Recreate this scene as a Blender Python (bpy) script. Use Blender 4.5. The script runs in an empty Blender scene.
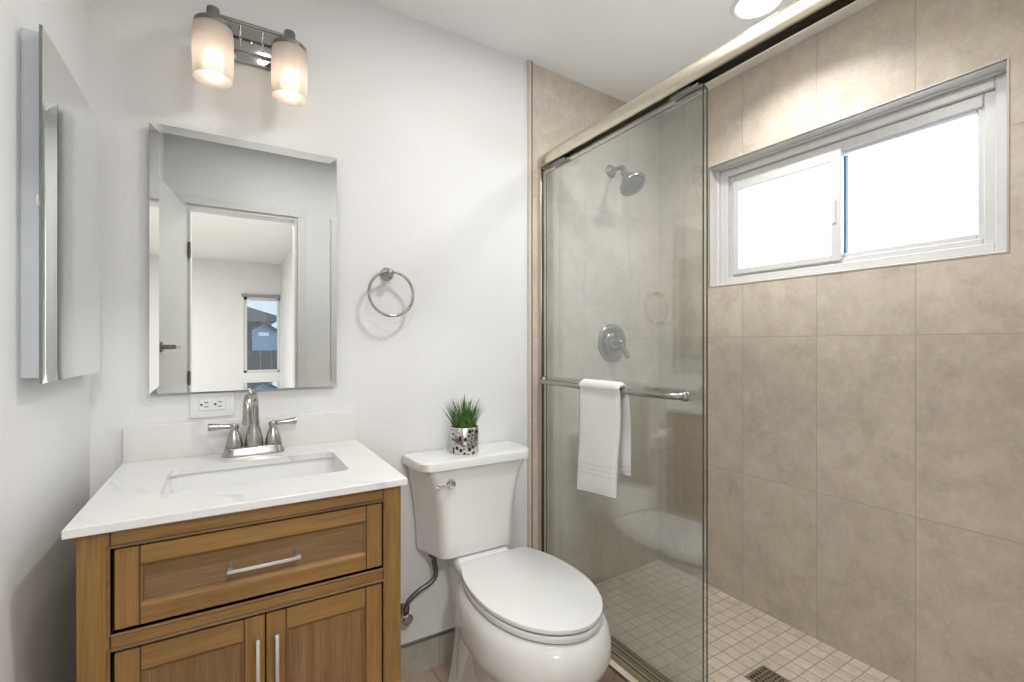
import bpy, bmesh, math, random
from mathutils import Vector, Matrix
random.seed(7)
PI = math.pi
S = bpy.context.scene
COL = S.collection

# ------------------------------------------------------------------ camera
F_PX = 468.0
YAW = math.atan2(282.0, F_PX)
cam_d = bpy.data.cameras.new('camera')
cam_d.sensor_fit = 'HORIZONTAL'
cam_d.sensor_width = 36.0
cam_d.lens = 36.0 * F_PX / 1024.0
cam_d.shift_y = 3.0 / 1024.0
cam_d.clip_start = 0.01
cam = bpy.data.objects.new('camera', cam_d)
COL.objects.link(cam)
cam.location = (0.3266, -1.685, 1.226)
cam.rotation_euler = (PI / 2, 0, -YAW)
S.camera = cam

# ------------------------------------------------------------------ world, exposure
S.view_settings.view_transform = 'Standard'
S.view_settings.look = 'None'
S.view_settings.exposure = 0.24
S.view_settings.gamma = 1.0
S.view_settings.use_curve_mapping = False
W = bpy.data.worlds.new('sky')
S.world = W
W.use_nodes = True
wt = W.node_tree
wt.nodes.clear()
w_out = wt.nodes.new('ShaderNodeOutputWorld')
w_bg = wt.nodes.new('ShaderNodeBackground')
w_tc = wt.nodes.new('ShaderNodeTexCoord')
w_sep = wt.nodes.new('ShaderNodeSeparateXYZ')
w_ramp = wt.nodes.new('ShaderNodeValToRGB')
w_ramp.color_ramp.elements[0].position = 0.0
w_ramp.color_ramp.elements[0].color = (0.72, 0.86, 1.0, 1)
w_ramp.color_ramp.elements[1].position = 0.55
w_ramp.color_ramp.elements[1].color = (0.68, 0.84, 1.0, 1)
# the sky is brighter on the side of the shower window (+x)
wt.links.new(w_tc.outputs['Generated'], w_sep.inputs[0])
wt.links.new(w_sep.outputs['Z'], w_ramp.inputs[0])
w_map = wt.nodes.new('ShaderNodeMapRange')
w_map.inputs['From Min'].default_value = 0.1
w_map.inputs['From Max'].default_value = 0.7
w_map.inputs['To Min'].default_value = 1.1
w_map.inputs['To Max'].default_value = 5.2
wt.links.new(w_sep.outputs['X'], w_map.inputs[0])
wt.links.new(w_map.outputs[0], w_bg.inputs[1])
wt.links.new(w_ramp.outputs[0], w_bg.inputs[0])
w_bg.inputs[1].default_value = 1.6
wt.links.new(w_bg.outputs[0], w_out.inputs[0])

LAMP_MAIN = 8.2      # ceiling light over the toilet, W
FILL_DOOR = 2.8       # added front fill light by the door
LAMP_SHOWER = 5.4     # ceiling light over the shower
FILL_BED = 66.0  # unseen lamp added to brighten the bedroom
FILL_HALL = 32.0     # added fill light outside the doorway       # added bedroom fill light
BULB = 8.0            # vanity bulb radiance


# ------------------------------------------------------------------ materials
class NT:
    def __init__(self, name):
        self.m = bpy.data.materials.new(name)
        self.m.use_nodes = True
        self.t = self.m.node_tree
        self.t.nodes.clear()
        self.out = self.n('OutputMaterial')

    def n(self, kind, **kw):
        nd = self.t.nodes.new('ShaderNode' + kind)
        for k, v in kw.items():
            if k.startswith('i_'):
                nd.inputs[k[2:].replace('_', ' ')].default_value = v
            else:
                setattr(nd, k, v)
        return nd

    def l(self, a, b):
        self.t.links.new(a, b)

    def coords(self, scale=(1, 1, 1), loc=(0, 0, 0)):
        g = self.n('NewGeometry')
        mp = self.n('Mapping')
        mp.inputs['Scale'].default_value = scale
        mp.inputs['Location'].default_value = loc
        self.l(g.outputs['Position'], mp.inputs[0])
        return mp.outputs[0]

    def noise(self, vec, scale, detail=4, rough=0.55, dist=0.0):
        nd = self.n('TexNoise')
        nd.inputs['Scale'].default_value = scale
        nd.inputs['Detail'].default_value = detail
        nd.inputs['Roughness'].default_value = rough
        nd.inputs['Distortion'].default_value = dist
        self.l(vec, nd.inputs['Vector'])
        return nd.outputs[0]

    def ramp(self, fac, stops):
        r = self.n('ValToRGB')
        e = r.color_ramp.elements
        while len(e) < len(stops):
            e.new(0.5)
        for i, (p, c) in enumerate(stops):
            e[i].position = p
            e[i].color = (c[0], c[1], c[2], 1)
        self.l(fac, r.inputs[0])
        return r.outputs[0]

    def mix(self, fac, a, b, mode='MIX'):
        m = self.n('MixRGB', blend_type=mode)
        for s, v in ((0, fac), (1, a), (2, b)):
            if hasattr(v, 'links'):
                self.l(v, m.inputs[s])
            elif isinstance(v, (int, float)):
                m.inputs[s].default_value = v
            else:
                m.inputs[s].default_value = (v[0], v[1], v[2], 1)
        return m.outputs[0]

    def math(self, op, a, b=None):
        m = self.n('Math', operation=op)
        for i, v in enumerate((a, b)):
            if v is None:
                continue
            if hasattr(v, 'links'):
                self.l(v, m.inputs[i])
            else:
                m.inputs[i].default_value = v
        return m.outputs[0]

    def bump(self, h, strength, dist=0.002, normal=None):
        b = self.n('Bump')
        b.inputs['Strength'].default_value = strength
        b.inputs['Distance'].default_value = dist
        self.l(h, b.inputs['Height'])
        if normal is not None:
            self.l(normal, b.inputs['Normal'])
        return b.outputs[0]

    def bsdf(self, color, rough=0.5, metal=0.0, normal=None, coat=0.0, spec=0.5):
        p = self.n('BsdfPrincipled')
        if hasattr(color, 'links'):
            self.l(color, p.inputs['Base Color'])
        else:
            p.inputs['Base Color'].default_value = (color[0], color[1], color[2], 1)
        if hasattr(rough, 'links'):
            self.l(rough, p.inputs['Roughness'])
        else:
            p.inputs['Roughness'].default_value = rough
        p.inputs['Metallic'].default_value = metal
        p.inputs['Coat Weight'].default_value = coat
        p.inputs['Coat Roughness'].default_value = 0.08
        p.inputs['Specular IOR Level'].default_value = spec
        if normal is not None:
            self.l(normal, p.inputs['Normal'])
        self.l(p.outputs[0], self.out.inputs[0])
        return p


def plain(name, color, rough=0.5, metal=0.0, coat=0.0, var=0.03, scale=30.0, bump=0.0, spec=0.5):
    t = NT(name)
    v = t.coords()
    nz = t.noise(v, scale)
    lo = [max(0, c * (1 - var)) for c in color]
    hi = [min(1, c * (1 + var)) for c in color]
    c = t.ramp(nz, [(0.3, lo), (0.7, hi)])
    nm = t.bump(t.noise(v, scale * 4), bump) if bump else None
    t.bsdf(c, rough, metal, nm, coat, spec)
    return t.m


def paint(name, color, bump=0.38):
    t = NT(name)
    v = t.coords()
    big = t.noise(v, 26, 3, 0.5)
    fine = t.noise(v, 110, 2, 0.5)
    h = t.math('ADD', t.math('MULTIPLY', t.math('SMOOTH_MAX', big, 0.5), 1.0), t.math('MULTIPLY', fine, 0.35))
    nm = t.bump(h, bump, 0.004)
    c = t.ramp(t.noise(v, 3, 2), [(0.3, [k * 0.985 for k in color]), (0.7, color)])
    t.bsdf(c, 0.55, 0, nm, 0, 0.3)
    return t.m


def tile(name, ax, width, height, off, mortar=0.0017, base=None, grout=None, tint=0.05, tex=1.0, rough=0.5):
    """stack-bond stone tile; ax = the two world axes of the face."""
    t = NT(name)
    g = t.n('NewGeometry')
    sp = t.n('SeparateXYZ')
    t.l(g.outputs['Position'], sp.inputs[0])
    cb = t.n('CombineXYZ')
    t.l(t.math('SUBTRACT', sp.outputs[ax[0].upper()], off[0]), cb.inputs[0])
    t.l(t.math('SUBTRACT', sp.outputs[ax[1].upper()], off[1]), cb.inputs[1])
    br = t.n('TexBrick', offset=0.0, offset_frequency=1, squash=1.0)
    br.inputs['Scale'].default_value = 1.0
    br.inputs['Brick Width'].default_value = width
    br.inputs['Row Height'].default_value = height
    br.inputs['Mortar Size'].default_value = mortar
    br.inputs['Mortar Smooth'].default_value = 0.15
    br.inputs['Bias'].default_value = 0.0
    br.inputs['Color1'].default_value = (0, 0, 0, 1)
    br.inputs['Color2'].default_value = (1, 1, 1, 1)
    br.inputs['Mortar'].default_value = (0.5, 0.5, 0.5, 1)
    t.l(cb.outputs[0], br.inputs['Vector'])
    v = t.coords()
    # every tile has its own piece of stone: shift the noise by the tile's shade
    sh = t.n('VectorMath', operation='MULTIPLY_ADD')
    t.l(br.outputs['Color'], sh.inputs[0])
    sh.inputs[1].default_value = (3, 3, 3)
    t.l(v, sh.inputs[2])
    a = t.noise(sh.outputs[0], 9.0 * tex, 8, 0.70, 0.25)
    b = t.noise(sh.outputs[0], 24 * tex, 8, 0.72, 0.5)
    c = t.noise(sh.outputs[0], 60 * tex, 4, 0.6)
    dk = [k * 0.74 for k in base]
    lt = [min(1, k * 1.16) for k in base]
    col = t.ramp(a, [(0.32, dk), (0.5, base), (0.68, lt)])
    warm = [base[0] * 1.04, base[1] * 0.93, base[2] * 0.80]
    col = t.mix(t.ramp(b, [(0.42, (0, 0, 0)), (0.66, (0.55, 0.55, 0.55))]), col, warm)
    col = t.mix(t.ramp(b, [(0.36, (0.4, 0.4, 0.4)), (0.47, (0, 0, 0))]), col, [k * 1.18 for k in base])
    col = t.mix(0.22, col, t.ramp(c, [(0.3, dk), (0.7, lt)]))
    shade = t.ramp(br.outputs['Color'], [(0.0, [1 - tint] * 3), (1.0, [1 + tint * 0.5] * 3)])
    col = t.mix(1.0, col, shade, 'MULTIPLY')
    col = t.mix(br.outputs['Fac'], col, grout)
    hh = t.math('SUBTRACT', 1.0, br.outputs['Fac'])
    hh = t.math('ADD', hh, t.math('MULTIPLY', b, 0.18))
    nm = t.bump(hh, 0.5, 0.0012)
    t.bsdf(col, rough, 0, nm, 0, 0.25)
    return t.m


def wood(name, axis, base, dark, streak=1.0):
    t = NT(name)
    sc = {'x': (1.6, 30, 30), 'z': (30, 30, 1.6)}[axis]
    v = t.coords(sc)
    a = t.noise(v, 1.3, 5, 0.6, 0.6)
    v2 = t.coords({'x': (7, 330, 330), 'z': (330, 330, 7)}[axis])
    b = t.noise(v2, 1.2, 3, 0.6)
    v3 = t.coords()
    d = t.noise(v3, 3.2, 3)
    c = t.ramp(a, [(0.28, dark), (0.62, base)])
    c = t.mix(t.ramp(b, [(0.40, (0.55 * streak,) * 3), (0.56, (0, 0, 0))]), c, [k * 0.62 for k in dark])
    c = t.mix(1.0, c, t.ramp(d, [(0.3, (0.86, 0.86, 0.86)), (0.7, (1.06, 1.04, 1.0))]), 'MULTIPLY')
    nm = t.bump(b, 0.12, 0.0006)
    t.bsdf(c, 0.48, 0, nm, 0.0, 0.35)
    return t.m


def thin_glass(name, tint, f0, haze=0.0):
    """thin pane: lets light straight through and reflects more at grazing angles (same from both sides)."""
    t = NT(name)
    g = t.n('NewGeometry')
    d = t.n('VectorMath', operation='DOT_PRODUCT')
    t.l(g.outputs['Incoming'], d.inputs[0])
    t.l(g.outputs['Normal'], d.inputs[1])
    c = t.math('ABSOLUTE', d.outputs['Value'])
    k = t.math('POWER', t.math('SUBTRACT', 1.0, c), 5.0)
    f = t.math('ADD', t.math('MULTIPLY', k, 1 - f0), f0)
    tr = t.n('BsdfTransparent')
    tr.inputs[0].default_value = (*tint, 1)
    gl = t.n('BsdfGlossy')
    gl.inputs['Color'].default_value = (1, 1, 1, 1)
    gl.inputs['Roughness'].default_value = 0.0
    mx = t.n('MixShader')
    t.l(f, mx.inputs[0])
    t.l(tr.outputs[0], mx.inputs[1])
    t.l(gl.outputs[0], mx.inputs[2])
    last = mx.outputs[0]
    if haze:
        df = t.n('BsdfDiffuse')
        df.inputs[0].default_value = (0.75, 0.76, 0.75, 1)
        m2 = t.n('MixShader')
        m2.inputs[0].default_value = haze
        t.l(last, m2.inputs[1])
        t.l(df.outputs[0], m2.inputs[2])
        last = m2.outputs[0]
    t.l(last, t.out.inputs[0])
    return t.m


def emitter(name, color, strength):
    t = NT(name)
    e = t.n('Emission')
    e.inputs[0].default_value = (*color, 1)
    e.inputs[1].default_value = strength
    t.l(e.outputs[0], t.out.inputs[0])
    return t.m


def shade_glass(name):
    t = NT(name)
    tl = t.n('BsdfTranslucent')
    tl.inputs[0].default_value = (0.64, 0.575, 0.52, 1)
    df = t.n('BsdfDiffuse')
    df.inputs[0].default_value = (0.80, 0.74, 0.69, 1)
    rf = t.n('BsdfRefraction')
    rf.inputs['Color'].default_value = (1, 0.97, 0.93, 1)
    rf.inputs['Roughness'].default_value = 0.42
    rf.inputs['IOR'].default_value = 1.12
    m1 = t.n('MixShader')
    m1.inputs[0].default_value = 0.42
    t.l(tl.outputs[0], m1.inputs[1])
    t.l(df.outputs[0], m1.inputs[2])
    m2 = t.n('MixShader')
    m2.inputs[0].default_value = 0.24
    t.l(m1.outputs[0], m2.inputs[1])
    t.l(rf.outputs[0], m2.inputs[2])
    gl = t.n('BsdfGlossy')
    gl.inputs['Roughness'].default_value = 0.15
    m3 = t.n('MixShader')
    m3.inputs[0].default_value = 0.04
    t.l(m2.outputs[0], m3.inputs[1])
    t.l(gl.outputs[0], m3.inputs[2])
    t.l(m3.outputs[0], t.out.inputs[0])
    return t.m


def quartz(name):
    t = NT(name)
    v = t.coords()
    w = t.n('TexWave', wave_type='BANDS', bands_direction='DIAGONAL')
    w.inputs['Scale'].default_value = 2.3
    w.inputs['Distortion'].default_value = 9.0
    w.inputs['Detail'].default_value = 4
    w.inputs['Detail Scale'].default_value = 1.3
    t.l(v, w.inputs['Vector'])
    vein = t.ramp(w.outputs['Fac'], [(0.955, (0, 0, 0)), (0.995, (1, 1, 1))])
    patch = t.ramp(t.noise(v, 5, 3), [(0.47, (0, 0, 0)), (0.64, (1, 1, 1))])
    f = t.math('MULTIPLY', vein, patch)
    base = t.ramp(t.noise(v, 2.5, 3), [(0.3, (0.72, 0.712, 0.695)), (0.7, (0.775, 0.77, 0.757))])
    c = t.mix(t.math('MULTIPLY', f, 0.42), base, (0.42, 0.42, 0.44))
    t.bsdf(c, 0.18, 0, None, 0, 0.5)
    return t.m


def perforated_silver(name, cx, cy):
    """silver drum with round black dots of mixed sizes, wrapped round the pot."""
    t = NT(name)
    g = t.n('NewGeometry')
    sp = t.n('SeparateXYZ')
    t.l(g.outputs['Position'], sp.inputs[0])
    ang = t.math('ARCTAN2', t.math('SUBTRACT', sp.outputs['Y'], cy), t.math('SUBTRACT', sp.outputs['X'], cx))
    cb = t.n('CombineXYZ')
    t.l(t.math('MULTIPLY', ang, 0.052), cb.inputs[0])
    t.l(sp.outputs['Z'], cb.inputs[1])
    vo = t.n('TexVoronoi', feature='F1', voronoi_dimensions='2D')
    vo.inputs['Scale'].default_value = 62
    vo.inputs['Randomness'].default_value = 0.8
    t.l(cb.outputs[0], vo.inputs['Vector'])
    rs = t.n('SeparateXYZ')
    t.l(vo.outputs['Color'], rs.inputs[0])
    rad = t.math('ADD', t.math('MULTIPLY', t.math('POWER', rs.outputs[0], 1.8), 0.38), 0.12)
    dot = t.math('LESS_THAN', vo.outputs['Distance'], rad)
    c = t.mix(dot, (0.60, 0.585, 0.565), (0.012, 0.010, 0.008))
    p = t.bsdf(c, 0.24, 1.0, None)
    t.l(t.math('SUBTRACT', 1.0, dot), p.inputs['Metallic'])
    return t.m


def terry(name):
    t = NT(name)
    v = t.coords()
    h = t.noise(v, 330, 2, 0.6)
    g = t.n('NewGeometry')
    sp = t.n('SeparateXYZ')
    t.l(g.outputs['Position'], sp.inputs[0])
    # woven border: three flat lines across the towel near its lower end
    lines = None
    for zc in (0.776, 0.792, 0.808):
        d = t.math('ABSOLUTE', t.math('SUBTRACT', t.math('ADD', sp.outputs['Z'], t.math('MULTIPLY', sp.outputs['Y'], 0.10)), zc - 0.045))
        k = t.math('LESS_THAN', d, 0.0032)
        lines = k if lines is None else t.math('MAXIMUM', lines, k)
    hh = t.math('SUBTRACT', h, t.math('MULTIPLY', lines, 2.6))
    nm = t.bump(hh, 1.0, 0.004)
    c = t.ramp(h, [(0.3, (0.84, 0.835, 0.825)), (0.7, (0.93, 0.925, 0.915))])
    c = t.mix(t.math('MULTIPLY', lines, 0.22), c, (0.60, 0.59, 0.575))
    t.bsdf(c, 0.95, 0, nm, 0, 0.1)
    return t.m


def shingles(name, col):
    t = NT(name)
    v = t.coords((1, 1, 8))
    t.bsdf(t.ramp(t.noise(v, 6, 4), [(0.3, [k * 0.7 for k in col]), (0.7, col)]), 0.9)
    return t.m


BASE_TILE = (0.637, 0.577, 0.504)
GROUT = (0.47, 0.425, 0.37)
M = {
    'wall': paint('wall_paint', (0.775, 0.775, 0.775)),
    'ceil': paint('ceiling_paint', (0.88, 0.875, 0.865), 0.06),
    'trim': plain('trim_white', (0.80, 0.80, 0.79), 0.35),
    'tile_x': tile('tile_shower_back', 'xz', 0.3085, 0.610, (1.4400, 0.037), base=BASE_TILE, grout=GROUT),
    'tile_y': tile('tile_shower_side', 'yz', 0.3085, 0.610, (-0.4240, 0.037), base=BASE_TILE, grout=GROUT),
    'tile_rev': plain('reveal_tile', (0.52, 0.48, 0.43), 0.35, var=0.08),
    'mosaic': tile('mosaic_floor', 'xy', 0.0545, 0.0545, (1.9600, -0.6990), 0.0024, base=(0.68, 0.61, 0.525),
                   grout=(0.40, 0.355, 0.305), tint=0.06, tex=1.6, rough=0.45),
    'floor': tile('floor_tile', 'xy', 0.610, 0.305, (0.98, -0.20), 0.002, base=(0.42, 0.34, 0.28),
                  grout=(0.25, 0.21, 0.18), tex=1.2),
    'base_tile': tile('baseboard_tile', 'xz', 0.610, 1.0, (0.40, -0.2), 0.0015, base=(0.42, 0.40, 0.355), grout=(0.28, 0.26, 0.23)),
    'curb': plain('curb_stone', (0.74, 0.655, 0.53), 0.35, var=0.06),
    'edge_metal': plain('edge_trim_metal', (0.50, 0.47, 0.43), 0.4, 0.2),
    'dark_metal': plain('edge_trim_dark', (0.16, 0.13, 0.10), 0.4, 0.4),
    'wood_h': wood('oak_rail', 'x', (0.325, 0.185, 0.057), (0.220, 0.117, 0.032), 0.75),
    'wood_v': wood('oak_stile', 'z', (0.325, 0.185, 0.057), (0.220, 0.117, 0.032), 0.75),
    'panel_h': wood('oak_drawer_panel', 'x', (0.265, 0.163, 0.074), (0.165, 0.097, 0.041), 0.9),
    'panel_v': wood('oak_door_panel', 'z', (0.280, 0.166, 0.066), (0.18, 0.101, 0.038), 0.9),
    'glaze': plain('dark_glaze', (0.050, 0.030, 0.016), 0.5),
    'void': plain('cabinet_dark', (0.02, 0.014, 0.009), 0.8),
    'quartz': quartz('white_quartz'),
    'porcelain': plain('porcelain', (0.755, 0.755, 0.748), 0.12, var=0.005, coat=0.4),
    'sink': plain('sink_porcelain', (0.79, 0.79, 0.785), 0.08, var=0.005, coat=0.3),
    'seat': plain('seat_plastic', (0.765, 0.765, 0.757), 0.16, var=0.005),
    'nickel': plain('brushed_nickel', (0.44, 0.425, 0.405), 0.24, 1.0),
    'nickel_dark': plain('dark_nickel', (0.27, 0.26, 0.25), 0.3, 1.0),
    'nickel_shower': plain('shower_nickel', (0.24, 0.235, 0.225), 0.22, 1.0),
    'nickel_bar': plain('bar_nickel', (0.35, 0.34, 0.33), 0.26, 1.0),
    'head_dark': plain('shower_head_dark', (0.13, 0.125, 0.12), 0.28, 0.9),
    'chrome': plain('chrome', (0.74, 0.74, 0.74), 0.06, 1.0),
    'pull': plain('satin_pull', (0.64, 0.63, 0.61), 0.38, 1.0),
    'plate': plain('lamp_plate', (0.42, 0.41, 0.40), 0.12, 1.0),
    'champagne': plain('champagne_nickel', (0.72, 0.66, 0.54), 0.30, 1.0),
    'brass': plain('warm_track', (0.46, 0.385, 0.26), 0.42, 0.55),
    'track_dark': plain('track_inside', (0.035, 0.032, 0.028), 0.5, 0.2),
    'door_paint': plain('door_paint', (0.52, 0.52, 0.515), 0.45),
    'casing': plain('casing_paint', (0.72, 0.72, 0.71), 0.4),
    'mirror_clear': plain('mirror_clear', (0.88, 0.90, 0.90), 0.0, 1.0, var=0.0),
    'mirror': plain('mirror_silver', (0.76, 0.77, 0.755), 0.0, 1.0, var=0.0),
    'mirror_edge': plain('mirror_edge', (0.20, 0.235, 0.225), 0.2, 0.6),
    'cab_side': plain('cabinet_side', (0.64, 0.675, 0.71), 0.25, 0.30),
    'glass': thin_glass('shower_glass', (0.955, 0.972, 0.972), 0.085),
    'glass_edge': plain('glass_edge', (0.10, 0.125, 0.115), 0.15, 0.3),
    'window_glass': thin_glass('window_glass', (0.97, 0.98, 0.98), 0.04),
    'vinyl': plain('vinyl_frame', (0.69, 0.69, 0.69), 0.3),
    'sash_shade': plain('sash_shade', (0.10, 0.15, 0.23), 0.5),
    'shade': shade_glass('frosted_shade'),
    'bulb': emitter('bulb_glow', (1.0, 0.93, 0.84), BULB),
    'lens': emitter('downlight_lens', (1.0, 0.97, 0.92), 6.0),
    'plastic': plain('white_plastic', (0.80, 0.80, 0.80), 0.3),
    'slot': plain('socket_hole', (0.03, 0.03, 0.03), 0.6),
    'grass': plain('grass_blade', (0.070, 0.150, 0.030), 0.45, var=0.75, scale=60),
    'soil': plain('pot_filling', (0.02, 0.03, 0.012), 0.9),
    'pot': perforated_silver('perforated_silver', 1.076, -0.098),
    'towel': terry('white_terry'),
    'hose': plain('braided_hose', (0.20, 0.19, 0.185), 0.36, 0.9, bump=0.3, scale=200),
    'drain': plain('drain_bronze', (0.36, 0.30, 0.24), 0.40, 0.7),
    'siding': plain('house_siding', (0.20, 0.27, 0.36), 0.8),
    'house_brown': plain('house_brown', (0.17, 0.17, 0.19), 0.8),
    'roof': shingles('house_roof', (0.115, 0.115, 0.125)),
    'fence': plain('fence_board', (0.075, 0.068, 0.070), 0.9, var=0.2),
    'house_trim': plain('house_trim', (0.55, 0.65, 0.75), 0.7),
    'carpet': plain('bedroom_carpet', (0.62, 0.60, 0.56), 0.95),
    'ground': plain('yard_ground', (0.25, 0.24, 0.20), 0.95),
}


# ------------------------------------------------------------------ mesh helpers
def BM():
    return bmesh.new()


def box(bm, lo, hi, bevel=0.0, seg=2, mi=0):
    lo = Vector(lo); hi = Vector(hi)
    r = bmesh.ops.create_cube(bm, size=1.0)
    vs = r['verts']
    for v in vs:
        v.co = Vector((lo[i] + (v.co[i] + 0.5) * (hi[i] - lo[i]) for i in range(3)))
    fs = list({f for v in vs for f in v.link_faces})
    for f in fs:
        f.material_index = mi
    if bevel:
        es = list({e for v in vs for e in v.link_edges})
        bmesh.ops.bevel(bm, geom=es, offset=bevel, segments=seg, profile=0.6, affect='EDGES', clamp_overlap=True)
    return vs


def loft(bm, rings, cap0=True, cap1=True, closed=True, mi=0):
    """rings: lists of points, same length each."""
    vr = [[bm.verts.new(p) for p in ring] for ring in rings]
    n = len(vr[0])
    for a, b in zip(vr, vr[1:]):
        for i in range(n if closed else n - 1):
            j = (i + 1) % n
            try:
                f = bm.faces.new((a[i], a[j], b[j], b[i])); f.material_index = mi
            except ValueError:
                pass
    if cap0:
        f = bm.faces.new(list(reversed(vr[0]))); f.material_index = mi
    if cap1:
        f = bm.faces.new(vr[-1]); f.material_index = mi
    return vr


def frame_of(d):
    d = d.normalized()
    up = Vector((0, 0, 1)) if abs(d.z) < 0.95 else Vector((1, 0, 0))
    a = d.cross(up).normalized()
    return a, d.cross(a).normalized()


def tube(bm, pts, r, n=14, caps=True, mi=0):
    pts = [Vector(p) for p in pts]
    rs = r if isinstance(r, (list, tuple)) else [r] * len(pts)
    rings = []
    a = None
    for i, p in enumerate(pts):
        d = (pts[min(i + 1, len(pts) - 1)] - pts[max(i - 1, 0)]).normalized()
        if a is None:
            a, b = frame_of(d)
        else:
            a = (a - d * a.dot(d)).normalized()
            b = d.cross(a).normalized()
        rings.append([p + (a * math.cos(2 * PI * k / n) + b * math.sin(2 * PI * k / n)) * rs[i] for k in range(n)])
    loft(bm, rings, caps, caps, mi=mi)


def lathe(bm, prof, origin=(0, 0, 0), axis=(0, 0, 1), n=32, cap0=True, cap1=True, mi=0):
    """prof: (radius, distance along axis)."""
    o = Vector(origin); d = Vector(axis).normalized()
    a, b = frame_of(d)
    rings = [[o + d * h + (a * math.cos(2 * PI * k / n) + b * math.sin(2 * PI * k / n)) * max(r, 1e-5) for k in range(n)]
             for r, h in prof]
    loft(bm, rings, cap0, cap1, mi=mi)


def smooth_path(pts, per=8):
    P = [Vector(p) for p in pts]
    out = []
    for i in range(len(P) - 1):
        p0 = P[max(i - 1, 0)]; p1 = P[i]; p2 = P[i + 1]; p3 = P[min(i + 2, len(P) - 1)]
        for k in range(per):
            t = k / per
            out.append(0.5 * ((2 * p1) + (p2 - p0) * t + (2 * p0 - 5 * p1 + 4 * p2 - p3) * t * t + (3 * p1 - p0 - 3 * p2 + p3) * t ** 3))
    out.append(P[-1])
    return out


def prism(bm, poly, ext, mi=0):
    ext = Vector(ext)
    loft(bm, [[Vector(p) for p in poly], [Vector(p) + ext for p in poly]], mi=mi)


def world_loc(o):
    v = Vector((0, 0, 0))
    while o is not None:
        v = v + o.location
        o = o.parent
    return v


def obj(name, bm, mats, parent=None, smooth=35.0, origin=None):
    bmesh.ops.recalc_face_normals(bm, faces=bm.faces)
    off = world_loc(parent) if parent else Vector(origin or (0, 0, 0))
    if off.length:
        bmesh.ops.translate(bm, verts=bm.verts, vec=-off)
    me = bpy.data.meshes.new(name)
    bm.to_mesh(me); bm.free()
    for m in (mats if isinstance(mats, (list, tuple)) else [mats]):
        me.materials.append(m)
    if smooth:
        for p in me.polygons:
            p.use_smooth = True
        me.set_sharp_from_angle(angle=math.radians(smooth))
    o = bpy.data.objects.new(name, me)
    COL.objects.link(o)
    if parent:
        o.parent = parent
    elif origin:
        o.location = origin
    return o


def tag(o, label, cat, group=None):
    o['label'] = label; o['category'] = cat
    if group:
        o['group'] = group
    return o


def thing(name, label, cat, loc, group=None):
    o = bpy.data.objects.new(name, None)
    COL.objects.link(o)
    o.empty_display_size = 0.05
    o.location = loc
    return tag(o, label, cat, group)


def struct(name, bm, mats, parent=None, smooth=35.0, label=None, cat=None):
    o = obj(name, bm, mats, parent, smooth)
    if parent is None:
        o['kind'] = 'structure'
        if label:
            o['label'] = label; o['category'] = cat
    return o


def one(f):
    b = BM(); f(b); return b


# ------------------------------------------------------------------ setting
H = 2.44
XT = 1.437            # where the shower tile begins
XR = 2.29             # shower window wall
YC = 0.052            # shower corner
YF = -1.70            # wall with the doorway
SF = 0.075            # shower floor

b = BM(); box(b, (-0.12, 0, 0), (1.437, 0.12, H)); struct('wall_back', b, M['wall'], label='white textured wall behind vanity and toilet', cat='wall')
b = BM(); box(b, (-0.12, YF - 0.12, 0), (0, 0, H)); struct('wall_left', b, M['wall'], label='white textured wall left of the vanity', cat='wall')
b = BM(); box(b, (-0.12, YF - 0.12, H), (2.6, 0.3, H + 0.1)); struct('ceiling', b, M['ceil'], label='white bathroom ceiling', cat='ceiling')
b = BM(); box(b, (0.0, YF - 0.12, -0.06), (1.46, 0.0, 0.0)); struct('floor', b, M['floor'], label='beige stone tile floor in front of the toilet', cat='floor')

# shower back wall: runs very slightly away from the room
b = BM()
prism(b, [(XT, 0, 0), (XR + 0.2, (XR + 0.2 - XT) / (XR - XT) * YC, 0), (XR + 0.2, 0.2, 0), (XT, 0.2, 0)], (0, 0, H))
struct('wall_shower_back', b, M['tile_x'], label='beige tiled shower wall with the shower head', cat='wall')
# window wall with its opening
WY0, WY1, WZ0, WZ1 = -1.257, -0.253, 1.499, 2.067
b = BM()
XO = XR + 0.15
box(b, (XR, YF - 0.12, 0), (XO, WY0, H))
box(b, (XR, WY1, 0), (XO, 0.06, H))
box(b, (XR, WY0, 0), (XO, WY1, WZ0))
box(b, (XR, WY0, WZ1), (XO, WY1, H))
struct('wall_right', b, M['tile_y'], smooth=0, label='beige tiled shower wall with the white sliding window', cat='wall')
b = BM(); box(b, (1.437, YF - 0.12, 0), (XR, YF + 0.20, H)); struct('wall_shower_front', b, M['tile_x'], label='tiled end wall of the shower', cat='wall')
# doorway wall
DX0, DX1, DZ = 0.115, 0.700, 2.047
b = BM()
box(b, (0.0, YF - 0.12, 0), (DX0, YF, H))
box(b, (DX1, YF - 0.12, 0), (1.437, YF, H))
box(b, (DX0, YF - 0.12, DZ), (DX1, YF, H))
struct('wall_front', b, M['wall'], label='white wall with the doorway', cat='wall')

b = BM(); box(b, (1.555, YF + 0.2, 0.0), (XR, YC, SF))
struct('floor_shower', b, M['mosaic'], label='small square beige mosaic shower floor', cat='floor')
b = BM(); box(b, (1.449, YF + 0.2, 0.0), (1.555, 0.0, 0.12), 0.003, 2)
tr1 = struct('trim_1', b, M['curb'], label='low beige stone curb under the glass shower doors', cat='curb')
b = BM(); box(b, (1.4440, YF + 0.2, 0.1125), (1.4495, -0.002, 0.1206))
struct('edge_strip', b, M['dark_metal'], tr1)
b = BM(); box(b, (1.4425, YF + 0.2, 0.0), (1.4490, -0.001, 0.112))
struct('face_tile', b, M['floor'], tr1)
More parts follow.
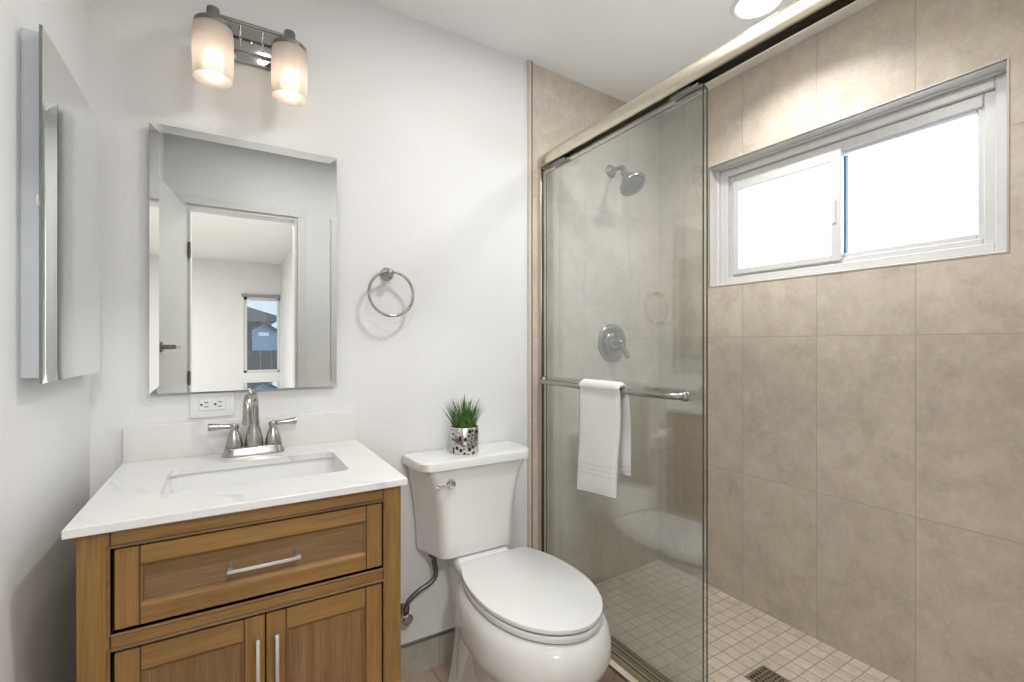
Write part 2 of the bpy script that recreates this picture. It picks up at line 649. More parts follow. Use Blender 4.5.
# tile edge profile on the back wall
b = BM(); box(b, (1.419, -0.010, 0.0), (1.4335, 0.0, H)); box(b, (1.4335, -0.012, 0.0), (1.4375, 0.002, H), mi=1)
struct('trim_2', b, [plain('edge_band', (0.60, 0.555, 0.48), 0.4), M['dark_metal']], label='thin beige edge strip where the shower tile begins', cat='trim')
b = BM(); box(b, (0.0, -0.012, 0.0), (1.4425, 0.0, 0.114)); box(b, (0.0, -0.0135, 0.1135), (1.4425, 0.0, 0.1185), mi=1)
struct('baseboard_back', b, [M['base_tile'], M['nickel_dark']], label='grey beige tile baseboard behind the toilet', cat='baseboard')
b = BM(); box(b, (0.0, YF, 0.0), (0.012, -0.56, 0.114)); struct('baseboard_left', b, M['base_tile'], label='tile baseboard along the left wall', cat='baseboard')
# dark liner around the tiled window opening
b = BM()
e = 0.004
box(b, (XR - 0.002, WY0 - e, WZ0 - e), (XR + 0.004, WY1 + e, WZ0), mi=0)
box(b, (XR - 0.002, WY0 - e, WZ1), (XR + 0.004, WY1 + e, WZ1 + e))
box(b, (XR - 0.002, WY0 - e, WZ0), (XR + 0.004, WY0, WZ1))
box(b, (XR - 0.002, WY1, WZ0), (XR + 0.004, WY1 + e, WZ1))
w_ = 0.003
box(b, (XR + 0.004, WY0, WZ1 - w_), (2.40, WY1, WZ1), mi=1); box(b, (XR + 0.004, WY1 - w_, WZ0), (2.40, WY1, WZ1 - w_), mi=1); box(b, (XR + 0.004, WY0, WZ0), (2.40, WY0 + w_, WZ1 - w_), mi=1)
struct('trim_3', b, [M['edge_metal'], plain('reveal_lining', (0.62, 0.60, 0.575), 0.4)], label='thin metal edge round the window opening', cat='trim')


# ------------------------------------------------------------------ window 1
def ring_box(bm, x0, x1, y0, y1, z0, z1, w, mi=0, bv=0.003):
    """rectangular frame in a plane x = const; w = widths (y0 side, y1 side, bottom, top)."""
    box(bm, (x0, y0, z0), (x1, y0 + w[0], z1), bv, 1, mi)
    box(bm, (x0, y1 - w[1], z0), (x1, y1, z1), bv, 1, mi)
    box(bm, (x0, y0 + w[0], z0), (x1, y1 - w[1], z0 + w[2]), bv, 1, mi)
    box(bm, (x0, y0 + w[0], z1 - w[3]), (x1, y1 - w[1], z1), bv, 1, mi)


b = BM()
# white lining of the opening, then the outer frame
ring_box(b, 2.345, 2.445, WY0, WY1, WZ0, WZ1, (0.012, 0.012, 0.012, 0.010))
ring_box(b, 2.358, 2.445, WY0 + 0.012, WY1 - 0.012, WZ0 + 0.012, WZ1 - 0.010, (0.030, 0.040, 0.030, 0.034))
ring_box(b, 2.376, 2.445, WY0 + 0.042, WY1 - 0.052, WZ0 + 0.042, WZ1 - 0.044, (0.030, 0.026, 0.022, 0.040))
win = struct('window_1', b, M['vinyl'], label='white vinyl sliding window with two bright panes in the shower', cat='window')
b = BM()
ring_box(b, 2.362, 2.388, -0.785, WY1 - 0.074, 1.552, 1.990, (0.036, 0.030, 0.026, 0.045))
box(b, (2.356, -0.770, 1.70), (2.364, -0.758, 1.79), 0.002, 1)
sash = struct('sash', b, M['vinyl'], win)
b = BM(); box(b, (2.373, -0.755, 1.574), (2.377, -0.352, 1.950)); struct('pane', b, M['window_glass'], sash)
b = BM()
ring_box(b, 2.390, 2.420, WY0 + 0.055, -0.752, 1.552, 1.997, (0.035, 0.020, 0.030, 0.026))
fx = struct('fixed_frame', b, M['vinyl'], win)
b = BM(); box(b, (2.403, -1.185, 1.578), (2.407, -0.765, 1.978)); struct('pane', b, M['window_glass'], fx)
b = BM()
box(b, (2.424, -0.778, 1.575), (2.444, -0.752, 1.985)); box(b, (2.424, -1.19, 1.977), (2.444, -0.78, 1.992))
struct('shade_bars', b, M['sash_shade'], fx)  # blue-grey bars paint the shaded outer side of the sash

# ------------------------------------------------------------------ door and doorway (seen in the mirror)
b = BM()
for x0, x1 in ((DX0, DX0 + 0.012), (DX1 - 0.012, DX1)):
    box(b, (x0, YF - 0.122, 0), (x1, YF + 0.001, DZ - 0.012))
box(b, (DX0, YF - 0.122, DZ - 0.012), (DX1, YF + 0.001, DZ))
for x0, x1 in ((DX0 - 0.055, DX0 - 0.004), (DX1 + 0.004, DX1 + 0.055)):
    box(b, (x0, YF, 0), (x1, YF + 0.014, DZ + 0.004), 0.003, 1)
box(b, (DX0 - 0.055, YF, DZ + 0.004), (DX1 + 0.055, YF + 0.014, DZ + 0.055), 0.003, 1)
struct('trim_4', b, M['casing'], label='white casing round the bathroom doorway', cat='trim')
b = BM()
d0 = Vector((0.112, -1.672, 0)); d1 = Vector((0.036, -1.085, 0))
dn = Vector(((d1 - d0).y, -(d1 - d0).x, 0)).normalized() * -1.0
if dn.x < 0:
    dn = -dn
T = 0.034
def leaf(u0, u1, z0, z1, n0, n1, bb):
    p = d0 + (d1 - d0) * u0; q = d0 + (d1 - d0) * u1
    prism(bb, [p + dn * n0 + Vector((0, 0, z0)), q + dn * n0 + Vector((0, 0, z0)), q + dn * n1 + Vector((0, 0, z0)), p + dn * n1 + Vector((0, 0, z0))], (0, 0, z1 - z0))
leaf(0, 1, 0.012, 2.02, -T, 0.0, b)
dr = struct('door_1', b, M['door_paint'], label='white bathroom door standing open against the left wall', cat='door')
b = BM()
hb = d0 + (d1 - d0) * 0.90 + Vector((0, 0, 1.212))
lathe(b, [(0.026, 0), (0.026, 0.008), (0.012, 0.012), (0.010, 0.045), (0.012, 0.055)], hb, dn)
g0 = hb + dn * 0.05
tube(b, [g0, g0 - (d1 - d0).normalized() * 0.05, g0 - (d1 - d0).normalized() * 0.115], [0.011, 0.010, 0.008])
struct('door_handle', b, M['nickel_dark'], dr)
for z in (1.78, 1.02):
    b = BM(); box(b, (0.118, YF - 0.02, z - 0.048), (0.1285, YF + 0.018, z + 0.048), 0.002, 1); struct('hinge', b, M['nickel_dark'], dr)

# ------------------------------------------------------------------ bedroom beyond the doorway
BY = -6.3
b = BM(); box(b, (-2.6, BY, -0.06), (1.1, YF - 0.12, 0.0)); struct('floor_bedroom', b, M['carpet'], label='pale carpet of the bedroom', cat='floor')
b = BM(); box(b, (-2.6, BY, H), (1.1, YF - 0.12, H + 0.1)); struct('ceiling_bedroom', b, M['ceil'], label='white bedroom ceiling', cat='ceiling')
b = BM(); box(b, (-2.7, BY, 0), (-2.6, YF, H)); struct('wall_bedroom_left', b, M['wall'], label='white bedroom wall, far side', cat='wall')
b = BM(); box(b, (0.985, BY, 0), (1.1, YF - 0.12, H)); struct('wall_bedroom_right', b, M['wall'], label='white bedroom wall beside the window', cat='wall')
b = BM(); box(b, (-2.6, YF - 0.12, 0), (-0.12, YF, H)); struct('wall_bedroom_front', b, M['wall'], label='white bedroom wall backing the bathroom', cat='wall')
b = BM()
bx0, bx1, bz0, bz1 = 0.50, 0.978, 0.80, 1.93
box(b, (-2.7, BY - 0.15, 0), (bx0, BY, H)); box(b, (bx1, BY - 0.15, 0), (1.1, BY, H))
box(b, (bx0, BY - 0.15, 0), (bx1, BY, bz0)); box(b, (bx0, BY - 0.15, bz1), (bx1, BY, H))
struct('wall_bedroom_back', b, M['wall'], label='white bedroom wall with the window', cat='wall')
b = BM()
for lo, hi in (((bx0, BY - .1, bz0), (bx0 + .045, BY - .02, bz1)), ((bx1 - .03, BY - .1, bz0), (bx1, BY - .02, bz1)),
               ((bx0, BY - .1, bz0), (bx1, BY - .02, bz0 + .035)), ((bx0, BY - .1, bz1 - .05), (bx1, BY - .02, bz1))):
    box(b, lo, hi, 0.003, 1)
w2 = struct('window_2', b, M['vinyl'], label='bedroom window with the neighbouring house outside, seen in the mirror', cat='window')
b = BM(); box(b, (bx0 + .04, BY - .062, bz0 + .03), (bx1 - .02, BY - .058, bz1 - .04)); struct('pane', b, M['window_glass'], w2)
b = BM(); box(b, (bx0 - 0.03, BY, 1.925), (bx1, BY + 0.05, 1.962), 0.003, 1); struct('blind_rail', b, plain('blind_rail', (0.30, 0.30, 0.32), 0.5), w2)
b = BM(); box(b, (0.965, -3.35, 0), (0.986, -2.55, 2.03), 0.003, 1); struct('door_2', b, M['trim'], label='white door on the bedroom side wall', cat='door')

# yard, fence and the neighbouring house
b = BM(); box(b, (-14, -40, -0.5), (14, BY - 0.16, -0.35)); struct('ground', b, M['ground'], label='bare yard outside the bedroom window', cat='ground')
fn = thing('yard_fence', 'dark board fence in front of the blue house, seen through the bedroom window', 'fence', (1.0, -12.0, -0.35))
b = BM()
for k in range(40):
    x = -4.0 + k * 0.25
    box(b, (x + .006, -12.02, -0.35), (x + .244, -12.0, 1.06))
obj('boards', b, M['fence'], fn, 0)
b = BM(); box(b, (-4, -12.06, 0.80), (6, -12.02, 0.88)); box(b, (-4, -12.06, 0.0), (6, -12.02, 0.08)); obj('fence_rail', b, M['fence'], fn, 0)
hs = thing('neighbour_house', 'blue grey gabled house outside the bedroom window, seen in the mirror', 'house', (1.5, -18.0, -0.35))
b = BM()
gx0, gx1 = 0.97, 1.73
prism(b, [(gx0, -16.5, -0.35), (gx1, -16.5, -0.35), (gx1, -16.5, 1.70), ((gx0 + gx1) / 2, -16.5, 1.93), (gx0, -16.5, 1.70)], (0, -1.6, 0))
obj('gable_wing', b, M['siding'], hs, 0)
b = BM(); box(b, (-4.0, -24, -0.35), (1.62, -17.4, 2.05)); obj('main_wall', b, M['house_brown'], hs, 0)
b = BM()
prism(b, [(-4.4, -17.0, 2.02), (1.75, -17.0, 2.02), (1.75, -17.0, 2.24), (-2.6, -17.0, 3.60), (-4.4, -17.0, 3.60)], (0, -7.2, 0))
obj('roof', b, M['roof'], hs, 0)
b = BM()
cxg = (gx0 + gx1) / 2
for sx in (-1, 1):
    prism(b, [(cxg, -16.35, 1.93), (cxg + sx * 0.44, -16.35, 1.665), (cxg + sx * 0.44, -16.35, 1.70), (cxg, -16.35, 1.97)], (0, -1.7, 0))
obj('gable_roof', b, M['roof'], hs, 0)
b = BM(); box(b, (1.16, -16.55, 1.50), (1.47, -16.46, 1.62)); obj('house_window', b, M['house_trim'], hs, 0)
b = BM(); box(b, (1.9, -24, -0.35), (4.0, -17.4, 1.75)); obj('side_wing', b, M['siding'], hs, 0)


# ------------------------------------------------------------------ ceiling lights (recessed) and added fill lights
def downlight(x, y, watts, label, r=0.085, spread=180):
    t = thing('recessed_light', label, 'ceiling light', (x, y, H), 'recessed ceiling lights')
    b = BM(); lathe(b, [(r + 0.018, 0), (r + 0.018, -0.004), (r + 0.006, -0.008), (r, -0.005), (r, 0.0)], (x, y, H), n=40, cap0=False, cap1=False)
    obj('light_trim', b, M['plastic'], t)
    b = BM(); lathe(b, [(r, -0.0035), (0.0, -0.0035)], (x, y, H), n=40, cap0=False); obj('lens', b, M['lens'], t)
    ld = bpy.data.lights.new('light', 'AREA'); ld.shape = 'DISK'; ld.size = r * 2; ld.energy = watts
    ld.color = (1.0, 0.985, 0.965)
    ld.spread = math.radians(spread)
    lo = bpy.data.objects.new('light', ld); COL.objects.link(lo); lo.parent = t; lo.location = (0, 0, -0.012)
    return t


downlight(1.935, -0.712, LAMP_SHOWER, 'round recessed ceiling light over the shower, above the glass door rail', r=0.072, spread=138)
downlight(1.15, -0.80, LAMP_MAIN, 'round recessed ceiling light above the toilet')
downlight(0.60, -1.15, FILL_DOOR, 'unseen recessed light added near the doorway as front fill', spread=180)  # unseen lamp added as front fill
bl = thing('bedroom_fill_light', 'unseen flush light added to brighten the bedroom', 'ceiling light', (-1.0, -4.2, H))  # added out of view to brighten the bedroom and the doorway
b = BM(); lathe(b, [(0.22, 0.0), (0.22, -0.03), (0.20, -0.06)], (-1.0, -4.2, H), cap0=False); obj('drum', b, M['plastic'], bl)
ld = bpy.data.lights.new('light', 'AREA'); ld.shape = 'DISK'; ld.size = 0.40; ld.energy = FILL_BED; ld.color = (1, 0.985, 0.96)
lo = bpy.data.objects.new('light', ld); COL.objects.link(lo); lo.parent = bl; lo.location = (0, 0, -0.07)
hl = thing('hall_fill_light', 'unseen flush light added outside the doorway as front fill', 'ceiling light', (0.38, -2.70, H))  # added out of view to send front fill through the doorway
b = BM(); lathe(b, [(0.15, 0.0), (0.15, -0.02), (0.14, -0.035)], (0.38, -2.70, H), cap0=False); obj('drum', b, M['plastic'], hl)
ld = bpy.data.lights.new('light', 'AREA'); ld.shape = 'DISK'; ld.size = 0.28; ld.energy = FILL_HALL; ld.color = (1, 0.985, 0.96)
lo = bpy.data.objects.new('light', ld); COL.objects.link(lo); lo.parent = hl; lo.location = (0, 0, -0.045)

# ------------------------------------------------------------------ vanity cabinet
FY = -0.545
VX0, VX1 = 0.086, 0.691
van = thing('vanity_cabinet', 'brown oak bathroom vanity cabinet under the white stone counter', 'cabinet', (0.3885, -0.28, 0.0))
for lo, hi in (((VX0, FY, 0.0), (0.1345, FY + 0.045, 0.877)), ((0.6465, FY, 0.0), (VX1, FY + 0.045, 0.877)),
               ((VX0, -0.045, 0.0), (VX0 + 0.045, -0.004, 0.877)), ((VX1 - 0.045, -0.045, 0.0), (VX1, -0.004, 0.877))):
    b = BM(); box(b, lo, hi, 0.002, 1); obj('corner_post', b, M['wood_v'], van)
for x0 in (VX0 + 0.006, VX1 - 0.022):
    b = BM(); box(b, (x0, FY + 0.044, 0.09), (x0 + 0.016, -0.044, 0.877)); obj('side_panel', b, M['wood_v'], van)
b = BM()
box(b, (VX0 + 0.02, FY + 0.032, 0.09), (VX1 - 0.02, FY + 0.036, 0.85)); box(b, (VX0 + 0.02, -0.012, 0.09), (VX1 - 0.02, -0.006, 0.85))
box(b, (VX0 + 0.02, FY + 0.03, 0.085), (VX1 - 0.02, -0.006, 0.10))
obj('inside', b, M['void'], van)
RT, RM1, RM0, RB = 0.842, 0.680, 0.648, 0.105
for z0, z1 in ((RT, 0.877), (RM0, RM1), (0.06, RB)):
    b = BM(); box(b, (0.1345, FY + 0.0015, z0), (0.6465, FY + 0.03, z1), 0.001, 1)
    fr = obj('face_rail', b, M['wood_h'], van)
    if z0 > 0.5:
        for x in (0.1345, 0.6465):
            b = BM(); box(b, (x - 0.0008, FY - 0.0006, z0 + 0.006), (x + 0.0008, FY + 0.01, min(z1 - 0.006, 0.876))); obj('joint_line', b, M['glaze'], fr)
# raised bead round the two openings, with dark glaze at its edges
def bead_ring(x0, x1, z0, z1, w, y0, y1, bm, mi=0):
    box(bm, (x0 - w, y0, z0 - w), (x0, y1, z1 + w), 0.0012, 1, mi); box(bm, (x1, y0, z0 - w), (x1 + w, y1, z1 + w), 0.0012, 1, mi)
    box(bm, (x0, y0, z0 - w), (x1, y1, z0), 0.0012, 1, mi); box(bm, (x0, y0, z1), (x1, y1, z1 + w), 0.0012, 1, mi)
OX0, OX1 = 0.1345, 0.6465
for nm, z0, z1 in (('drawer_bead', RM1, RT), ('door_bead', RB, RM0)):
    b = BM()
    bead_ring(OX0, OX1, z0, z1, 0.0045, FY - 0.0035, FY + 0.02, b, 0)
    bead_ring(OX0 - 0.0045, OX1 + 0.0045, z0 - 0.0045, z1 + 0.0045, 0.0014, FY - 0.0006, FY + 0.02, b, 1)
    obj(nm, b, [M['panel_h'], M['glaze']], van)


def front_panel(parent, name, x0, x1, z0, z1, sw, rw, pmat, yf):
    """frame-and-panel front: stiles, rails, glaze joints and a recessed panel as one part with materials."""
    b = BM()
    box(b, (x0, yf, z0), (x0 + sw, yf + 0.02, z1), 0.0015, 1, 0)
    box(b, (x1 - sw, yf, z0), (x1, yf + 0.02, z1), 0.0015, 1, 0)
    box(b, (x0 + sw + 0.0012, yf, z0), (x1 - sw - 0.0012, yf + 0.02, z0 + rw), 0.0015, 1, 1)
    box(b, (x0 + sw + 0.0012, yf, z1 - rw), (x1 - sw - 0.0012, yf + 0.02, z1), 0.0015, 1, 1)
    # glaze in the joints and at the moulding
    for x in (x0 + sw, x1 - sw):
        box(b, (x - 0.0012, yf + 0.0006, z0), (x + 0.0012, yf + 0.018, z1), 0, 1, 3)
    w = 0.0055
    px0, px1, pz0, pz1 = x0 + sw + w, x1 - sw - w, z0 + rw + w, z1 - rw - w
    # sloped moulding
    o = [(x0 + sw, z0 + rw), (x1 - sw, z0 + rw), (x1 - sw, z1 - rw), (x0 + sw, z1 - rw)]
    i = [(px0, pz0), (px1, pz0), (px1, pz1), (px0, pz1)]
    for k in range(4):
        a, c = o[k], o[(k + 1) % 4]; d, e2 = i[(k + 1) % 4], i[k]
        f = b.faces.new([b.verts.new((a[0], yf + 0.001, a[1])), b.verts.new((c[0], yf + 0.001, c[1])),
                         b.verts.new((d[0], yf + 0.007, d[1])), b.verts.new((e2[0], yf + 0.007, e2[1]))])
        f.material_index = 1 if k % 2 == 0 else 0
    bead_ring(px0 + 0.0016, px1 - 0.0016, pz0 + 0.0016, pz1 - 0.0016, 0.0030, yf + 0.0062, yf + 0.012, b, 3)
    box(b, (px0, yf + 0.008, pz0), (px1, yf + 0.016, pz1), 0, 1, 2)
    return obj(name, b, [M['wood_v'], M['wood_h'], pmat, M['glaze']], parent, 30)


g = 0.0055
dw = front_panel(van, 'drawer', OX0 + 0.006, OX1 - 0.003, RM1 + g + 0.001, RT - 0.004, 0.037, 0.036, M['panel_h'], FY - 0.001)
b = BM()
pz = 0.764
for x in (0.327, 0.453):
    box(b, (x - 0.0045, FY - 0.032, pz - 0.0045), (x + 0.0045, FY + 0.010, pz + 0.0045), 0.001, 1)
box(b, (0.321, FY - 0.037, pz - 0.0040), (0.459, FY - 0.029, pz + 0.0040), 0.002, 2)
obj('drawer_pull', b, M['pull'], dw)
MX = 0.3925
dl = front_panel(van, 'cabinet_door', OX0 + 0.006, MX - 0.0015, RB + 0.004, RM0 - g, 0.038, 0.045, M['panel_v'], FY - 0.001)
drr = front_panel(van, 'cabinet_door', MX + 0.0015, OX1 - 0.003, RB + 0.004, RM0 - g, 0.038, 0.045, M['panel_v'], FY - 0.001)
for par, x in ((dl, 0.3765), (drr, 0.4125)):
    b = BM()
    for z in (0.600, 0.472):
        box(b, (x - 0.0045, FY - 0.032, z - 0.0045), (x + 0.0045, FY, z + 0.0045), 0.001, 1)
    box(b, (x - 0.0040, FY - 0.037, 0.460), (x + 0.0040, FY - 0.029, 0.612), 0.002, 2)
    obj('door_handle', b, M['pull'], par)


# ------------------------------------------------------------------ countertop, sink, backsplash
def rrect(x0, x1, y0, y1, r, n=6):
    out = []
    for cx, cy, a0 in ((x1 - r, y1 - r, 0), (x0 + r, y1 - r, PI / 2), (x0 + r, y0 + r, PI), (x1 - r, y0 + r, 1.5 * PI)):
        for k in range(n + 1):
            a = a0 + k / n * PI / 2
            out.append((cx + r * math.cos(a), cy + r * math.sin(a)))
    return out


CX0, CX1, CY0, CY1, CZ0, CZ1 = 0.0705, 0.7025, -0.561, -0.001, 0.8775, 0.895
SX0, SX1, SY0, SY1 = 0.193, 0.597, -0.412, -0.162
b = BM()
hole = rrect(SX0, SX1, SY0, SY1, 0.022)
no = len(hole)
def radial_outer(p):
    cx, cy = (SX0 + SX1) / 2, (SY0 + SY1) / 2
    dx, dy = p[0] - cx, p[1] - cy
    t = min(((CX1 - cx) / dx) if dx > 1e-9 else 1e9, ((CX0 - cx) / dx) if dx < -1e-9 else 1e9,
            ((CY1 - cy) / dy) if dy > 1e-9 else 1e9, ((CY0 - cy) / dy) if dy < -1e-9 else 1e9)
    return (cx + dx * t, cy + dy * t)
outer = [radial_outer(p) for p in hole]
# put real corners on the outline
for cxy in ((CX0, CY0), (CX1, CY0), (CX0, CY1), (CX1, CY1)):
    k = min(range(no), key=lambda q: (outer[q][0] - cxy[0]) ** 2 + (outer[q][1] - cxy[1]) ** 2)
    outer[k] = cxy
e = 0.0015
rings = [[(x, y, CZ0) for x, y in hole], [(x, y, CZ1 - e) for x, y in hole],
         [(x + (e if x > 0.4 else -e) * 0, y, CZ1) for x, y in hole]]
def inset(p, d):
    return (min(max(p[0], CX0 + d), CX1 - d), min(max(p[1], CY0 + d), CY1 - d))
rings += [[(*inset(p, e), CZ1) for p in outer], [(*p, CZ1 - e) for p in outer], [(*p, CZ0 + e) for p in outer], [(*inset(p, e), CZ0) for p in outer],
          [(x, y, CZ0) for x, y in hole]]
loft(b, rings, False, False)
bmesh.ops.remove_doubles(b, verts=b.verts, dist=1e-6)
ctop = tag(obj('countertop', b, M['quartz'], None, 30, (0.3855, -0.282, CZ0)), 'white veined quartz countertop on the oak vanity', 'countertop')
b = BM(); box(b, (0.0725, -0.017, CZ1), (0.6985, -0.0005, CZ1 + 0.101), 0.0015, 2)
tag(obj('backsplash', b, M['quartz'], None, 35, (0.3855, -0.01, CZ1)), 'low white quartz backsplash strip behind the faucet', 'backsplash')
snk = thing('sink', 'white rectangular undermount sink set in the countertop', 'sink', (0.395, -0.287, 0.74))
b = BM()
prof = [(0.006, CZ0 - 0.0005), (0.004, CZ0 - 0.012), (-0.004, CZ0 - 0.05), (-0.012, CZ0 - 0.085), (-0.030, CZ0 - 0.105), (-0.070, CZ0 - 0.112)]
rings = [[(x, y, CZ0 - 0.0005) for x, y in rrect(SX0 - 0.02, SX1 + 0.02, SY0 - 0.02, SY1 + 0.02, 0.03)]]
for d, z in prof:
    rings.append([(x, y, z) for x, y in rrect(SX0 - d, SX1 + d, SY0 - d, SY1 + d, max(0.012, 0.024 + d * 0.1))])
outp = [(-0.06, CZ0 - 0.130), (0.004, CZ0 - 0.10), (0.016, CZ0 - 0.02), (0.02, CZ0 - 0.0005)]
loft(b, rings, False, True)
rings = [[(x, y, z) for x, y in rrect(SX0 - d, SX1 + d, SY0 - d, SY1 + d, 0.03)] for d, z in outp]
loft(b, rings, True, False)
obj('basin', b, M['sink'], snk, 50)
b = BM(); lathe(b, [(0.022, 0), (0.022, 0.003), (0.016, 0.004), (0.0, 0.002)], (0.395, -0.287, CZ0 - 0.1125)); obj('drain', b, M['nickel'], snk)

# ------------------------------------------------------------------ faucet
FX, FYY, FZ = 0.389, -0.070, CZ1
fc = thing('faucet', 'brushed nickel two-handle faucet behind the sink', 'faucet', (FX, FYY, FZ))
b = BM()
def stad(hw, hd, z, n=10):
    out = []
    for cx, a0 in ((FX + hw - hd, -PI / 2), (FX - hw + hd, PI / 2)):
        for k in range(n + 1):
            a = a0 + k / n * PI
            out.append((cx + hd * math.cos(a), FYY + hd * math.sin(a), z))
    return out
loft(b, [stad(0.084, 0.031, FZ), stad(0.084, 0.031, FZ + 0.004), stad(0.080, 0.028, FZ + 0.010), stad(0.076, 0.025, FZ + 0.022), stad(0.073, 0.0225, FZ + 0.026), stad(0.070, 0.020, FZ + 0.027)])
obj('faucet_base', b, M['nickel'], fc, 40)
b = BM()
lathe(b, [(0.0255, 0.024), (0.0245, 0.040), (0.021, 0.058), (0.0165, 0.078), (0.0155, 0.082), (0.0150, 0.086)], (FX, FYY, FZ), n=28)
sw = Vector((-0.22, -1, 0)).normalized()
path = [Vector((FX, FYY, FZ + z)) for z in (0.082, 0.10, 0.125)]
R = 0.046
for k in range(0, 11):
    a = PI - k / 10 * 1.06 * PI
    path.append(Vector((FX, FYY, FZ + 0.138)) + sw * (R + R * math.cos(a)) + Vector((0, 0, R * math.sin(a))))
path.append(path[-1] + Vector((0, 0, -0.016)) + sw * -0.001)
tube(b, path, [0.0148, 0.0140, 0.0132] + [0.0128 - 0.0008 * k / 10 for k in range(11)] + [0.0122], 20)
tip = path[-1]
lathe(b, [(0.0122, 0.014), (0.0138, 0.004), (0.0142, -0.010), (0.0120, -0.012), (0.010, -0.008)], tip, n=24)
obj('spout', b, M['nickel'], fc, 45)
for sx, ang in ((-1, PI + 0.02), (1, 0.05)):
    hx = FX + sx * 0.0515
    b = BM()
    lathe(b, [(0.0225, 0.024), (0.0230, 0.028), (0.0215, 0.040), (0.0165, 0.060), (0.0105, 0.074), (0.0100, 0.078), (0.0125, 0.082), (0.0135, 0.087), (0.0115, 0.093), (0.0, 0.096)], (hx, FYY, FZ), n=26)
    c0 = Vector((hx, FYY, FZ + 0.087)); d = Vector((math.cos(ang), math.sin(ang) , 0.04))
    tube(b, [c0, c0 + d * 0.020, c0 + d * 0.040, c0 + d * 0.060, c0 + d * 0.066], [0.0085, 0.0072, 0.0085, 0.0108, 0.0098], 16)
    hd = obj('handle', b, M['nickel'], fc, 45)
    b = BM(); lathe(b, [(0.0238, 0.0245), (0.0238, 0.0280)], (hx, FYY, FZ), n=26); obj('collar', b, M['nickel_dark'], hd)


# ------------------------------------------------------------------ mirrors
def bevelled_mirror(bm, o, ux, uz, un, w, h, bev, tilt, thick):
    """o = lower corner on the wall side; plate with polished facets round the edge."""
    o = Vector(o); ux = Vector(ux); uz = Vector(uz); un = Vector(un)
    def P(a, c, d):
        return bm.verts.new(o + ux * a + uz * c + un * d)
    rise = bev * math.tan(tilt)
    fo = [(0, 0), (w, 0), (w, h), (0, h)]
    fi = [(bev, bev), (w - bev, bev), (w - bev, h - bev), (bev, h - bev)]
    f = bm.faces.new([P(a, c, thick) for a, c in fi]); f.material_index = 0
    for k in range(4):
        j = (k + 1) % 4
        f = bm.faces.new([P(*fo[k], thick + rise), P(*fo[j], thick + rise), P(*fi[j], thick), P(*fi[k], thick)]); f.material_index = 0
        f = bm.faces.new([P(*fo[k], 0), P(*fo[j], 0), P(*fo[j], thick + rise), P(*fo[k], thick + rise)]); f.material_index = 1
    f = bm.faces.new([P(a, c, 0) for a, c in fo]); f.material_index = 1
    bmesh.ops.remove_doubles(bm, verts=bm.verts, dist=1e-6)


wm = thing('wall_mirror', 'rectangular mirror with cut glass edges above the vanity', 'mirror', (0.384, -0.004, 1.084))
b = BM()
bevelled_mirror(b, (0.131, -0.014, 1.084), (1, 0, 0), (0, 0, 1), (0, -1, 0), 0.505, 0.771, 0.022, math.radians(3.5), 0.005)
obj('mirror_glass', b, [M['mirror'], M['mirror_edge']], wm, 0)
b = BM(); box(b, (0.155, -0.014, 1.11), (0.612, 0.0, 1.83)); obj('mirror_backing', b, M['cab_side'], wm)
mc = thing('medicine_cabinet', 'mirrored medicine cabinet projecting from the left wall', 'cabinet', (0.0, -0.27, 1.154))
b = BM(); box(b, (0.0, -0.497, 1.163), (0.0300, -0.100, 1.802), 0.0015, 1); obj('cabinet_body', b, M['cab_side'], mc)
b = BM()
bevelled_mirror(b, (0.0310, -0.079, 1.154), (0, -1, 0), (0, 0, 1), (1, 0, 0), 0.441, 0.650, 0.016, math.radians(2.0), 0.004)
obj('mirror_door', b, [M['mirror_clear'], M['mirror_edge']], mc, 0)
b = BM(); box(b, (0.0265, -0.5210, 1.475), (0.0315, -0.510, 1.497), 0.001, 1); obj('door_bumper', b, M['chrome'], mc)

# ------------------------------------------------------------------ vanity light
LX, LZ = 0.384, 2.155
vl = thing('vanity_light', 'two-lamp chrome wall light with frosted glass shades above the mirror', 'wall light', (LX, 0, LZ))
b = BM()
box(b, (LX - 0.095, -0.018, 2.098), (LX + 0.095, 0.0, 2.208), 0.004, 2)
box(b, (LX - 0.085, -0.030, 2.124), (LX + 0.085, -0.016, 2.202), 0.004, 2)
obj('backplate', b, M['plate'], vl)
b = BM(); lathe(b, [(0.005, 0.0), (0.005, 0.006), (0.003, 0.009), (0.0, 0.0095)], (LX, -0.029, 2.155), (0, -1, 0), 16); obj('screw', b, M['chrome'], vl)
b = BM(); tube(b, [(LX - 0.0985, -0.072, 2.184), (LX + 0.0985, -0.072, 2.184)], 0.0060, 14); obj('cross_rod', b, M['nickel_dark'], vl)
for dx in (-0.030, 0.030):
    b = BM(); box(b, (LX + dx - 0.003, -0.037, 2.138), (LX + dx + 0.003, -0.029, 2.186), 0.001, 1); tube(b, [(LX + dx, -0.034, 2.184), (LX + dx, -0.072, 2.184)], 0.0035, 10); obj('rod_bracket', b, M['chrome'], vl)
